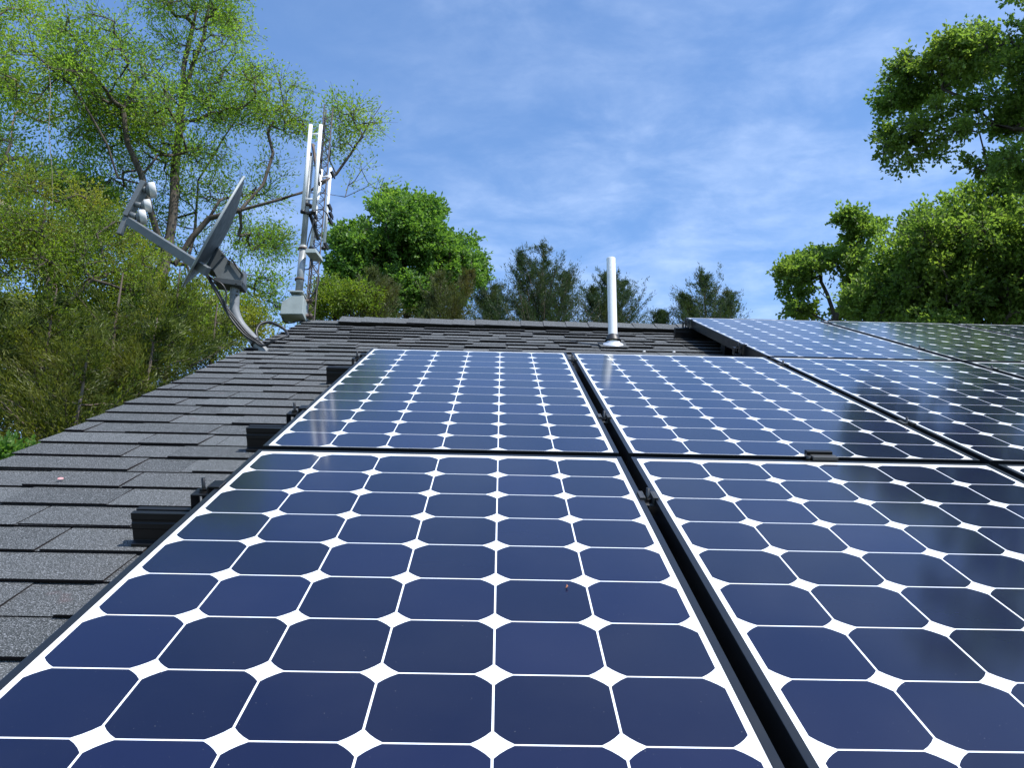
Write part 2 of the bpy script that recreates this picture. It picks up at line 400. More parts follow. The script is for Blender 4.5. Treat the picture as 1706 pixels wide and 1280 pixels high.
labels = {
 (0, 0): 'nearest solar panel, at the bottom left beside the bare shingles',
 (1, 0): 'large solar panel at the bottom right, across the black gap from the nearest one',
 (2, 0): 'sliver of a front-row solar panel at the right picture edge',
 (0, 1): 'left solar panel of the second row, beside the bare shingles',
 (1, 1): 'second-row solar panel with the white vent pipe mirrored in it',
 (2, 1): 'second-row solar panel mirroring dark trees, third from the left',
 (3, 1): 'second-row panel cut off by the right picture edge',
 (2, 2): 'first top-row solar panel, its black side wall facing the shingles',
 (3, 2): 'middle solar panel of the top row at the ridge',
 (4, 2): 'top-row solar panel in the right corner below the big trees',
}
for (c_, r_), lab in labels.items():
    ox, oy = c_*(6*P_+GX), r_*(12*P_+GY)
    o = bpy.data.objects.new('solar_panel', None); COL.objects.link(o); o.empty_display_size = .05
    o.location = RW(ox, oy, 0); o.rotation_euler = (PITCH, 0, 0)
    tag(o, lab, 'solar panel', 'solar panels mounted in rows on the roof')
    if proto is None:
        a = PM[0].build('backsheet', M['sheet'], o); b = PM[1].build('solar_cells', M['cell'], o, tone=True); c = PM[2].build('frame', M['frame'], o, bevel=.0008)
        proto = [a, b, c]
    else:
        for q in proto:
            d = q.copy(); COL.objects.link(d); d.parent = o
            if q.name.startswith('solar_cells'):
                d.data = q.data.copy(); rr = random.Random(c_*7+r_*31)
                d.data.attributes['tone'].data.foreach_set('value', [rr.random()**2 for _ in d.data.polygons])
XL = -WX-LX; COLW = 6*P_+GX
# ---------------------------------------------------------------- mounting rails
def rail_profile():     # (y, z) cross-section seen from the end, z=0 at the top
    return [(-.019, 0), (-.004, 0), (-.004, -.009), (.004, -.009), (.004, 0), (.019, 0), (.019, -.012), (.0165, -.014), (.0165, -.018), (.019, -.020),
            (.019, -.030), (.0165, -.032), (.015, -.054), (.026, -.058), (.026, -.0635), (-.026, -.0635), (-.026, -.058), (-.015, -.054),
            (-.0165, -.032), (-.019, -.030), (-.019, -.020), (-.0165, -.018), (-.0165, -.014), (-.019, -.012)]
RAILS = [
 ('lowest black rail, its end sticking out left of the nearest panel', -.245, -.172, 3.2),
 ('black rail whose end sticks out just above the seam between the two left panels', .43, -.165, 4.0),
 ('black rail ending beside the far left corner of the second-row left panel', 1.42, -.160, 4.0),
 ('black rail whose end rests on the shingles at the ridge under the top-row panel', 3.055, 1.53, 5.0),
 ('black rail hidden under the lower part of the top-row panels', 1.975, 1.60, 5.0),
 ('black rail under the near end of the front panels', -1.27, -.150, 3.2),
]
for lab, y, x0, x1 in RAILS:
    if 'near end' in lab: continue
    r = MB(); prof = rail_profile()
    r.prism([(x0, y_, z_-.0468) for y_, z_ in prof], (x1-x0, 0, 0))
    o = r.build('mounting_rail', M['rail'], bevel=.0006); o.rotation_euler = (PITCH, 0, 0)
    # put the origin at the rail's left end
    o.location = RW(0, y, 0); tag(o, lab, 'mounting rail', 'black rails under the solar panels')
# standoff brackets under the open side of the top row
so = MB(); so.box((1.665, 2.45, ZR-.002), (1.715, 2.53, ZR+.03)); so.box((1.665, 2.45, ZR+.03), (1.671, 2.53, -.047))
o = so.build('roof_bracket', M['rail'], bevel=.001); o.rotation_euler = (PITCH, 0, 0); tag(o, 'small dark roof bracket in the shade under the top-row panel', 'bracket')

# ---------------------------------------------------------------- clamps
def clamp_mesh(kind, w):
    b = MB(); bo = MB()
    if kind == 'mid':
        b.box((-w/2, -.020, -.013), (w/2, .020, -.010)); b.box((-w/2, -.020, -.010), (-w/2+.003, .020, .0045)); b.box((w/2-.003, -.020, -.010), (w/2, .020, .0045))
        b.box((-w/2-.007, -.020, .0015), (-w/2, .020, .0045)); b.box((w/2, -.020, .0015), (w/2+.007, .020, .0045))
    else:
        b.box((-.012, -.020, -.0465), (-.009, .020, .0045)); b.box((-.009, -.020, .0012), (.010, .020, .0045)); b.box((-.044, -.020, -.0465), (-.012, .020, -.043)); b.box((-.044, -.020, -.043), (-.041, .020, -.012)); b.box((-.041, -.020, -.015), (-.012, .020, -.012))
    cx = 0 if kind == 'mid' else -.026; z0 = -.010 if kind == 'mid' else -.012
    bo.tube([(cx, 0, z0-.03), (cx, 0, z0+.027)], .0036, 10); bo.tube([(cx, 0, z0), (cx, 0, z0+.0065)], .0075, 6, smooth=False)
    bo.tube([(cx, 0, z0+.0001), (cx, 0, z0+.0015)], .0095, 16)
    return b, bo
CL = [
 ('mid', 0, -.25, 'mid clamp with upright bolt in the black gap between the two front panels'),
 ('mid', 0, .425, 'mid clamp with bolt in the gap between the two second-row panels, nearer the seam'),
 ('mid', 0, 1.425, 'mid clamp at the far end of the gap, near the vent pipe'),
 ('mid', 1, .425, 'mid clamp with short bolt in the slanting gap at the right, near the row seam'),
 ('mid', 1, 1.42, 'mid clamp at the far top corner of the panel below the vent pipe'),
 ('mid', 2, 1.42, 'small mid clamp in the right-hand gap just below the top-row seam'),
 ('mid', 2, 1.985, 'small mid clamp between the first two top-row panels, lower one'),
 ('mid', 2, 3.06, 'tiny mid clamp at the ridge between the first two top-row panels'),
 ('mid', 3, 3.06, 'tiny mid clamp at the ridge between the last two top-row panels'),
 ('end', 0, -.235, 'end clamp with upright bolt on the left edge of the nearest panel'),
 ('end', 0, .455, 'end clamp with bolt on the left edge of the second-row left panel'),
 ('end', 0, 1.43, 'small end clamp near the far left corner of the second-row left panel'),
 ('end', 2, 1.985, 'end clamp on the black side wall of the top-row panel, lower one'),
 ('end', 2, 3.06, 'end clamp on the black side wall of the top-row panel, at the ridge'),
]
cm = {}
for kind, c_, y, lab in CL:
    if kind == 'mid': x = c_*COLW+6*P_+GX/2; w = GX-2*(WX+LX)-.0016
    else: x = XL+c_*COLW-.0015; w = 0
    o = empty('mid_clamp' if kind == 'mid' else 'end_clamp', lab, 'panel clamp', 'clamps holding the panels to the rails', RW(x, y, 0), True)
    if kind not in cm:
        b, bo = clamp_mesh(kind, w); cm[kind] = [b.build('bracket', M['clampgrey'] if kind == 'mid' else M['rail'], o, bevel=.0005), bo.build('bolt', M['steel'] if kind == 'mid' else M['rail'], o)]
    else:
        for q in cm[kind]:
            d = q.copy(); COL.objects.link(d); d.parent = o
# earthing clip across the seam between the rows
o = empty('earthing_clip', 'flat grey and black clip on the seam between right front panel and the next', 'clip', None, RW(1.236, .046, 0), True)
b = MB(); b.box((-.030, -.024, .0012), (.026, -.002, .010)); b.build('grey_plate', M['clampgrey'], o, bevel=.001)
b = MB(); b.box((-.036, .000, .0012), (.022, .016, .016)); b.box((-.030, -.020, -.020), (.026, .000, .001)); b.build('black_block', M['rail'], o, bevel=.001)
b = MB(); b.tube([(-.036, -.012, -.004), (-.036, -.012, .009)], .006, 8); b.build('screw', M['steel'], o)

# ---------------------------------------------------------------- vent pipe
base = RW(1.118, 2.66, ZR)
vp = empty('vent_pipe', 'tall white plastic vent pipe standing on the shingles behind the second-row panel', 'vent pipe', None, base)
b = MB(); R_ = .0248
b.tube([(0, 0, .02), (0, 0, .517)], R_, 32, cap=False); b.tube([(0, 0, .44), (0, 0, .517)], R_-.004, 24, cap=False)
b.lathe((0, 0, .517), (0, 0, 1), [(R_, 0), (R_-.001, .0015), (R_-.004, .0)], 32)
o = b.build('pipe', M['pvc'], vp)
o.rotation_euler = (0, math.radians(-.3), 0)
nr = RW(0, 0, 1)
b = MB(); b.lathe((0, 0, .0), nr, [(.056, .010), (.052, .016), (.038, .023), (.032, .033)], 32); b.build('flashing_cone', M['lead'], vp)
b = MB(); b.lathe((0, 0, .0), (0, 0, 1), [(.044, .032), (.036, .050), (.029, .062), (.0265, .066)], 32); b.build('rubber_collar', M['rubber'], vp)
b = MB(); poly = [(-.075, -.08, .009), (.075, -.08, .009), (.075, .10, .008), (-.075, .10, .008)]
b._add([Vector((x, y*CP-z*SP, y*SP+z*CP)) for x, y, z in poly]+[Vector((x, y*CP-(z-.002)*SP, y*SP+(z-.002)*CP)) for x, y, z in poly], [(0, 1, 2, 3), (0, 4, 5, 1), (1, 5, 6, 2), (3, 7, 4, 0)], 0, tone=.3)
b.build('flashing_base', M['shingle'], vp, tone=True)

# ---------------------------------------------------------------- satellite dish
YD = RW(0, 2.27, ZR).y
CR, CU, CF = CAM_M @ Vector((1, 0, 0)), CAM_M @ Vector((0, 1, 0)), CAM_M @ Vector((0, 0, -1))
foot = on_y(440, 592, YD)
sd = empty('satellite_dish', 'grey satellite dish on a bent pole at the left roof edge, seen from behind', 'satellite dish', None, foot)
def D(u, v, dy=0): return on_y(u, v, YD+dy)-foot
DF = ray(356, 386).normalized(); DR = DF.cross(CU).normalized(); DU = DR.cross(DF)
nrm = (-.885*DR+.455*DU+.022*DF).normalized()     # boresight
major = (DU*.885+DR*.455).normalized()
cen = D(356, 386)
A_ = .315
back = MB(); prof = [(1e-4, -.056)]+[(A_*t, -.056+.056*t*t) for t in (.15, .3, .45, .6, .75, .88, .96, 1.0)]
side = nrm.cross(major).normalized()
back.lathe(cen, nrm, [(r, h-.004) for r, h in prof], 48, xdir=side, sx=1.0); back.build('reflector_back', M['dishshade'], sd)
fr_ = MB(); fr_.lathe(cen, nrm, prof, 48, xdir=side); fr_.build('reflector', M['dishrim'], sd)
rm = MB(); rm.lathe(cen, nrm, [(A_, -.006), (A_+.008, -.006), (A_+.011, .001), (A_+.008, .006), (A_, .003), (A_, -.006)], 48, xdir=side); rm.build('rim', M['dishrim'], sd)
arm = MB(); a0, a1 = D(346, 453, -.15), D(214, 368, -.04); arm.beam(a0, a1, .030, .046, up=CU, w2=.026, h2=.040); arm.build('feed_arm', M['dish'], sd, bevel=.003)
lb = MB(); lb.beam(D(243, 306, -.02), D(211, 362, -.02), .07, .030, up=CR, w2=.05, h2=.026); lb.beam(D(211, 362, -.02), D(199, 391, -.02), .03, .024, up=CR); lbo = lb.build('feed_bracket', M['dish'], sd, bevel=.003)
for (u0, v0), (u1, v1), s_ in (((238, 312), (249, 317), 1.0), ((228, 339), (241, 343), .82), ((221, 356), (233, 362), .95)):
    q = MB(); p0 = D(u0, v0, -.03); p1 = D(u1, v1, -.03); r_ = ray(u1, v1).normalized(); rr_ = r_.cross(CU).normalized(); ax = (rr_+.16*rr_.cross(r_)+.04*r_).normalized()
    c0 = p1
    q.tube([p0-ax*.01, c0-ax*.012], [.013, .016], 14)
    q.lathe(c0, ax, [(.0, -.018), (.018*s_, -.018), (.036*s_, -.002), (.036*s_, .0)], 28)
    ln = q.build('feed_horn', M['dish'], sd)
    q = MB(); q.lathe(c0, ax, [(.036*s_, -.002), (.040*s_, .0), (.041*s_, .024), (.038*s_, .030), (.0, .033)], 28); q.build('cap', M['lnb'], ln)
# bracket behind the reflector
bp = MB(); pl = [(352, 444), (368, 425), (386, 436), (407, 457), (406, 472), (366, 470)]
bp.prism([D(u, v, -.035) for u, v in pl], (0, .006, 0)); bp.prism([D(u, v, .035) for u, v in pl], (0, .006, 0))
bp.beam(D(408, 454, 0), D(406, 474, 0), .064, .006, up=CR)
bp.build('elevation_bracket', M['dish'], sd, bevel=.001)
b = MB(); b.prism([D(340, 447, -.05), D(362, 410, -.05), D(374, 424, -.05), D(352, 449, -.05)], (0, .1, 0)); b.build('reflector_mount', M['dishshade'], sd, bevel=.004)
b = MB(); b.beam(D(361, 472, 0), D(407, 478, 0), .095, .030, up=(0, 0, 1)); b.build('clamp_block', M['dishshade'], sd, bevel=.003)
b = MB(); b.tube([D(386, 432, -.048), D(404, 458, -.048)], .0045, 8)
for u, v in ((371, 425), (383, 431), (382, 438), (403, 459), (395, 486), (394, 492), (393, 474)):
    b.tube([D(u, v, -.052), D(u, v, -.035)], .006, 8)
b.build('bolts', M['steel'], sd)
b = MB(); path = bez([D(391, 476), D(391, 500), D(391, 518), D(400, 540), D(417, 560), D(437, 583), D(452, 600)], 6)
b.tube(path, .0235, 20); b.build('pole', M['polegrey'], sd)
b = MB(); b.tube([D(424, 568), D(428, 573)], .0265, 20); b.build('pole_band', M['rubber'], sd)
fp = MB(); f0 = RW(-.755, 2.15, ZR)-foot
fp.box(tuple(Vector((.008, -.02, -.30))+f0), tuple(Vector((.06, .16, -.10))+f0)); fp.build('mounting_foot', M['galv'], sd, bevel=.003)
def cable(name, lab, pts, r, mt='rubber', grp=None):
    pts = bez(pts, 8); o0 = pts[0]; b = MB(); b.tube([p_-o0 for p_ in pts], r, 8); o = b.build(name, M[mt]); o.location = o0; tag(o, lab, 'cable', grp); return o
def Dw(u, v, dy=0): return on_y(u, v, YD+dy)
for i, (off, r) in enumerate(((0, .0055), (5, .004), (9, .004))):
    cable('coax_cable', ['thick black cable hanging from the feed arm along the dish pole', 'thin black cable beside the dish pole, nearest the pole', 'thin black cable beside the dish pole, outermost one'][i],
          [Dw(343+i, 455, -.05), Dw(352+off*.4, 473, -.06), Dw(366+off*.5, 498, -.05), Dw(374+off*.6, 514, -.04), Dw(388+off, 536, -.04), Dw(405+off, 556, -.035), Dw(424+off*.9, 569, -.03), Dw(438+off*.5, 576, -.03), Dw(458, 566+i, -.05), Dw(480, 560, .0)], r, grp='cables along the dish pole')
cable('coax_cable', 'short black cable bowing out to the right between feed arm and dish pole', [Dw(345, 458, -.05), Dw(356, 466, -.07), Dw(370, 474, -.07), Dw(377, 488, -.06), Dw(376, 508, -.05), Dw(383, 528, -.04)], .0045, grp='cables along the dish pole')
cable('cable_loop', 'black cable looping up over the roof edge right of the dish pole', [Dw(440, 576, .0), Dw(430, 565, .02), Dw(427, 552, .04), Dw(434, 540, .06), Dw(448, 537, .08), Dw(465, 543, .08), Dw(476, 551, .08), Dw(480, 560, .06)], .0075)

# ---------------------------------------------------------------- antenna mast
YM = RW(0, 3.38, ZR).y
mfoot = on_y(508, 560, YM)
am = empty('antenna_mast', 'galvanised mast with grey boxes and two white ladder-shaped antennas at the ridge end', 'antenna', None, mfoot)
def A(u, v, dy=0): return on_y(u, v, YM+dy)-mfoot
b = MB(); b.tube([A(506, 620, .1), A(507, 500, .06)], .020, 16); b.build('support_post', M['galv'], am)
b = MB(); b.tube([A(497.5, 492), A(505.5, 410)], .0235, 18); b.tube([A(505, 412), A(518, 262)], .0185, 18); b.build('mast_pole', M['galv'], am)
for u, v in ((499, 466), (498, 488), (504.5, 415), (512.5, 343)):
    b = MB(); b.tube([A(u, v+1.5), A(u+.2, v-1.5)], .030, 16); b.build('pipe_clamp', M['rust'], am)
for v in (502, 527):
    b = MB(); b.beam(A(496, v, .03), A(520, v, .06), .05, .012); b.tube([A(516, v-3, .0), A(518, v-3, .12)], .005, 8); b.build('box_bracket', M['rust'], am)
b = MB(); q = [(466, 523.5), (504.5, 523.5), (506, 492), (489, 491), (469, 503)]
b.prism([A(u, v, -.055) for u, v in q], (0, .11, -.012)); b.build('lower_box', M['boxgrey'], am, bevel=.004)
b = MB(); b.beam(A(486, 491.5), A(508, 492), .13, .012); b.build('box_lid', M['boxgrey'], am, bevel=.003)
b = MB(); b.prism([A(508, 421, -.06), A(527, 421, -.06), A(526, 414, -.06), A(509, 414, -.06)], (.02, .12, -.006)); b.build('upper_box', M['boxgrey'], am, bevel=.003)
def ladder(name, L0, L1, R0, R1, rungs, r=.0125, dy=0, lab=None):
    b = MB(); b.tube([A(*L0, dy), A(*L1, dy)], r, 14); b.tube([A(*R0, dy), A(*R1, dy)], r, 14)
    for t in rungs:
        p0 = A(*L0, dy).lerp(A(*L1, dy), t); p1 = A(*R0, dy).lerp(A(*R1, dy), t); b.tube([p0, p1], .0058, 10)
    o = b.build(name, M['white'], am)
    if lab: o['label'] = lab
    return o
la = ladder('ladder_antenna', (517.8, 208), (504.5, 351), (534.6, 208), (522.5, 351), (.11, .87), dy=-.04, lab='taller white ladder-shaped antenna')
lb_ = ladder('ladder_antenna', (536, 283), (518, 412), (551, 280), (539.5, 412), (.10, .90), .0105, dy=.10, lab='lower white ladder-shaped antenna')
for u, v, dy in ((504.5, 352, -.04), (522.5, 353, -.04), (539.5, 413, .1), (518, 413, .1)):
    b = MB(); b.tube([A(u, v-1, dy), A(u-.2, v+2.5, dy)], .0165, 12); b.build('end_cap', M['rubber'], am)
b = MB(); b.beam(A(504, 354, -.02), A(526, 356, -.02), .02, .012); b.build('cross_bar', M['rubber'], am)
b = MB(); b.beam(A(515, 352, .0), A(531, 400, .08), .022, .012); b.build('stay', M['rubber'], am)
for u, v in ((537, 214), (533, 262), (531, 283), (529, 302), (525, 360), (524, 372), (549, 345), (551, 358), (550, 368), (554, 290), (543, 409)):
    b = MB(); b.beam(A(u-2, v-5, .02), A(u+2.5, v+5, .04), .018, .016); b.beam(A(u+2, v-1, .03), A(u+3.5, v+8, .05), .008, .008); b.build('connector', M['rubber'], am)
b = MB(); b.tube([A(521, 240, .03), A(530, 300, .03)], .010, 8); b.tube([A(535, 302, .03), A(551, 296, .1)], .006, 8)
b.tube([A(510.5, 340, .05), A(514, 300, .05), A(517, 255, .05)], .013, 10); b.build('cross_bracket', M['rust'], am)
ac = [('black cable drooping from the upper box towards the back of the mast', [A(519, 432), A(523, 447), A(531, 460), A(530, 475), A(524, 488), (A(514, 500, .06))], .0045),
      ('short black cable curving from the upper box to the mast pole', [A(517, 432), A(519, 440), A(514, 448), A(505, 449)], .004),
      ('thin black cable bridging the two white ladder antennas', [A(526, 350), A(536, 349), A(544, 355), A(549, 368, .08)], .0038),
      ('thin black cable slanting from the antenna joint down to the upper box', [A(528, 330), A(522, 370), A(515, 395), A(511, 413)], .004),
      ('black cable sagging below the lower box', [A(470, 529), A(474, 536), A(485, 538), A(497, 535), A(508, 536, .06)], .0048)]
for lab, pts, r in ac:
    cable('antenna_cable', lab, [p_+mfoot for p_ in pts], r, grp='cables on the antenna mast')

# small litter
b = MB(); b.lathe((0, 0, 0), (0, 0, 1), [(0, .002), (.004, .0015), (.0055, 0)], 10, sx=1.4); o = b.build('petal', M['petal']); o.location = RW(-.505, .117, ZR+.008); o.rotation_euler = (PITCH, 0, .4); tag(o, 'tiny pink petal lying on the grey shingles at the left', 'petal')
b = MB(); b.tube([(-.003, 0, 0), (0, .004, .001), (.001, .010, .0007)], [.0005, .0014, .0004], 8); o = b.build('dry_seed', M['seed']); o.location = RW(.608, -.665, .002); o.rotation_euler = (PITCH, 0, .2); tag(o, 'tiny reddish brown seed lying on a cell of the nearest panel', 'seed')
for k, (x, y, lab) in enumerate(((1.245, 2.42, 'whitish seed on the shingles right of the vent pipe'), (1.40, 2.43, 'bright whitish seed on the shingles nearest the shade of the top-row panel'))):
    b = MB(); b.lathe((0, 0, 0), (0, 0, 1), [(0, .006), (.007, .004), (.008, 0)], 8); o = b.build('pale_seed', M['white']); o.location = RW(x, y, ZR+.008); tag(o, lab, 'seed', 'pale seeds on the shingles')

# ---------------------------------------------------------------- trees
def fast_mesh(name, V, Fq, mt, tone=None, smooth=False, tri=False):
    me = bpy.data.meshes.new(name); k = 3 if tri else 4
    me.vertices.add(len(V)); me.vertices.foreach_set('co', np.ascontiguousarray(V, np.float32).ravel())
    me.loops.add(Fq.size); me.loops.foreach_set('vertex_index', np.ascontiguousarray(Fq, np.int32).ravel())
    me.polygons.add(len(Fq)); me.polygons.foreach_set('loop_start', np.arange(0, Fq.size, k, dtype=np.int32))
    try: me.polygons.foreach_set('loop_total', np.full(len(Fq), k, np.int32))
    except Exception: pass
    me.polygons.foreach_set('use_smooth', np.full(len(Fq), smooth))
    me.materials.append(mt)
    if tone is not None: me.attributes.new('tone', 'FLOAT', 'FACE').data.foreach_set('value', np.asarray(tone, np.float32))
    me.update(calc_edges=True); me.validate(); return me
def unit(a): return a/np.maximum(np.linalg.norm(a, axis=-1, keepdims=True), 1e-9)
def frustums(P0, P1, R0, R1, D0, D1, seg):
    ref = np.array([.93, .21, .05])
    def ring(Pp, Rr, Dd):
        u = unit(np.cross(Dd, ref)); v = np.cross(Dd, u); t = np.arange(seg)*2*np.pi/seg
        return Pp[:, None]+Rr[:, None, None]*(u[:, None]*np.cos(t)[None, :, None]+v[:, None]*np.sin(t)[None, :, None])
    a, b = ring(P0, R0, D0), ring(P1, R1, D1); n_ = len(P0)
    V = np.concatenate([a, b], 1).reshape(-1, 3); base_ = np.arange(n_)[:, None]*2*seg; i = np.arange(seg); j = (i+1) % seg
    Fq = np.stack([base_+i, base_+j, base_+seg+j, base_+seg+i], -1).reshape(-1, 4); return V, Fq
def leaf_quads(rng, Pp, length, width, direc=None, spread=1.0, up=.5):
    n_ = len(Pp); d = rng.normal(size=(n_, 3))
    if direc is not None: d = unit(direc)+unit(d)*spread*rng.random((n_, 1))
    d = unit(d); nn = unit(rng.normal(size=(n_, 3))+np.array([0, 0, up])); s = unit(np.cross(d, nn)); nn = np.cross(s, d)
    l = (length*rng.uniform(.6, 1.25, n_))[:, None]; w = (width*rng.uniform(.7, 1.2, n_))[:, None]
    fold = nn*w*.35
    V = np.stack([Pp, Pp+d*l*.45+s*w*.5+fold, Pp+d*l, Pp+d*l*.45-s*w*.5+fold], 1).reshape(-1, 3)
    return V, np.arange(4*n_).reshape(-1, 4)
def sample_blobs(rng, blobs, dens=1.0, clump=0):
    out = []
    for (u, v, d, ru, rv, rd, n_) in blobs:
        n_ = max(3, int(n_*dens))
        c = np.array(at(u, v, d)); r = ray(u, v); sc = d/math.hypot(r.x, r.y)/F_PX
        q = unit(rng.normal(size=(n_, 3)))*(rng.random((n_, 1))**.42)
        if clump and n_ > 12:          # foliage gathered in boughs with gaps between
            k = max(4, n_//clump); cc = unit(rng.normal(size=(k, 3)))*(rng.random((k, 1))**.38)
            w_ = rng.integers(0, k, n_); f = min(.42, 1.15/k**.42)
            q0 = q; q = cc[w_]*.95+q*np.array([1.25, .75, 1.0])*f*rng.uniform(.7, 1.2, k)[w_][:, None]
            if clump >= 14: q = np.where(rng.random((n_, 1)) < .38, q0, q)
        out.append(c+q[:, :1]*np.array(CR)*ru*sc+q[:, 1:2]*np.array(CU)*rv*sc+q[:, 2:]*np.array(CF)*rd)
    return np.concatenate(out)
def tree(name, lab, cat, seed, trunk_px, limbs_px, blobs, leaf, bark='bark', leaves=60, ll=.06, lw=.04, twig=.35, rtip=.006, gamma=.45, group=None, up=.5, r_min_trunk=0.1, droop=0.0, dens=1.0, clump=0):
    rng = np.random.default_rng(seed)
    tp = [np.array(at(*p_)) for p_ in trunk_px]
    b0 = tp[0].copy(); b0[2] = GZ-.1
    pos = [b0]; par = [-1]
    def addline(start, pts, step=.35):
        cur = start
        for q in pts:
            n_ = max(1, int(np.linalg.norm(q-pos[cur])/step)); p0 = pos[cur].copy()
            for k in range(1, n_+1):
                pos.append(p0+(q-p0)*k/n_+rng.normal(size=3)*.012*(k < n_)); par.append(cur); cur = len(pos)-1
        return cur
    addline(0, tp)
    for lp in limbs_px:
        pts = [np.array(at(*p_)) for p_ in lp]
        dd = np.linalg.norm(np.array(pos)-pts[0], axis=1); dd[0] += 99
        addline(int(dd.argmin()), pts)
    att = sample_blobs(rng, blobs, dens, clump); N_ = len(att); nb = len(pos)
    posA = np.array(pos); plen = np.zeros(len(pos))
    for i in range(1, len(pos)): plen[i] = plen[par[i]]+np.linalg.norm(posA[i]-posA[par[i]])
    dm = np.linalg.norm(att[:, None]-posA[None, 2:], axis=2); cost = dm+.18*plen[None, 2:]
    best = cost.argmin(1)+2; bc = cost.min(1); done = np.zeros(N_, bool)
    P_l = [p_ for p_ in posA]; PL = list(plen); tips = []
    for _ in range(N_):
        bc2 = np.where(done, 1e9, bc); a = int(bc2.argmin()); done[a] = True; pi = int(best[a]); p0 = P_l[pi]; p1 = att[a]; L_ = np.linalg.norm(p1-p0)
        nseg = max(1, min(5, int(L_/.3)+1)); cur = pi; new = []
        bend = rng.normal(size=3)*.09*L_+np.array([0, 0, -.10*L_ if droop == 0 else droop*L_])
        for k in range(1, nseg+1):
            t = k/nseg; q = p0+(p1-p0)*t+bend*math.sin(math.pi*t)
            P_l.append(q); par.append(cur); PL.append(PL[cur]+L_/nseg); cur = len(P_l)-1; new.append(cur)
        tips.append(cur)
        nn = np.array([P_l[k] for k in new]); c2 = np.linalg.norm(att[:, None]-nn[None], axis=2)+.18*np.array([PL[k] for k in new])[None]
        m_ = c2.min(1); w = m_ < bc; best = np.where(w, np.array(new)[c2.argmin(1)], best); bc = np.where(w, m_, bc)
    Pn = np.array(P_l); par_ = np.array(par); n_ = len(Pn); cnt = np.zeros(n_)
    cnt[tips] = 1
    for i in range(n_-1, 0, -1): cnt[par_[i]] += cnt[i]
    main = np.full(n_, -1)
    for i in range(1, n_):
        if main[par_[i]] < 0 or cnt[i] > cnt[main[par_[i]]]: main[par_[i]] = i
    rad = rtip*np.maximum(cnt, 1)**gamma
    dirs = np.zeros((n_, 3)); dirs[1:] = unit(Pn[1:]-Pn[par_[1:]]); dirs[0] = (0, 0, 1)
    for i in range(1, n_):
        if main[i] >= 0: dirs[i] = unit(dirs[i]+dirs[main[i]])
    idx = np.arange(1, n_); pi = par_[1:]; ism = main[pi] == idx
    D0 = np.where(ism[:, None], dirs[pi], unit(Pn[idx]-Pn[pi])); R0 = np.where(ism, rad[pi], rad[idx]*1.1)
    big_ = rad[idx] > .03; Vs = []; Fs = []; off = 0
    for msk, sg in ((big_, 10), (~big_, 5)):
        if msk.any():
            V, Fq = frustums(Pn[pi][msk], Pn[idx][msk], R0[msk], rad[idx][msk], D0[msk], dirs[idx][msk], sg); Vs.append(V); Fs.append(Fq+off); off += len(V)
    # twigs and leaves
    tipP = Pn[tips]; tdir = unit(Pn[tips]-Pn[par_[tips]]); tw = 5
    tb = np.repeat(tipP, tw, 0); td = unit(np.repeat(tdir, tw, 0)*.7+unit(rng.normal(size=(len(tb), 3)))+np.array([0, 0, .15])); tl = twig*rng.uniform(.5, 1.3, len(tb))
    te = tb+td*tl[:, None]
    V, Fq = frustums(tb, te, np.full(len(tb), rtip*.7), np.full(len(tb), rtip*.3), td, td, 3); Vs.append(V); Fs.append(Fq+off)
    root = empty(name, lab, cat, group, Vector(b0)+Vector((0, 0, .1))); o0 = np.array(root.location)
    mesh_obj('trunk', fast_mesh('trunk', np.concatenate(Vs)-o0, np.concatenate(Fs), M[bark], smooth=True), root)
    k = max(1, leaves//tw); li = np.repeat(np.arange(len(tb)), k); t = rng.random(len(li))**.7
    clr = np.clip(rng.normal(.5, .22, len(tips)), 0, 1)
    lp = tb[li]+(te-tb)[li]*t[:, None]+rng.normal(size=(len(li), 3))*twig*.17
    V, Fq = leaf_quads(rng, lp, ll, lw, td[li], 1.6, up)
    tone = np.clip(np.repeat(clr, tw)[li]*.55+rng.random(len(li))*.45, 0, 1)
    mesh_obj('crown', fast_mesh('crown', V-o0, Fq, L[leaf], tone), root)
    return root
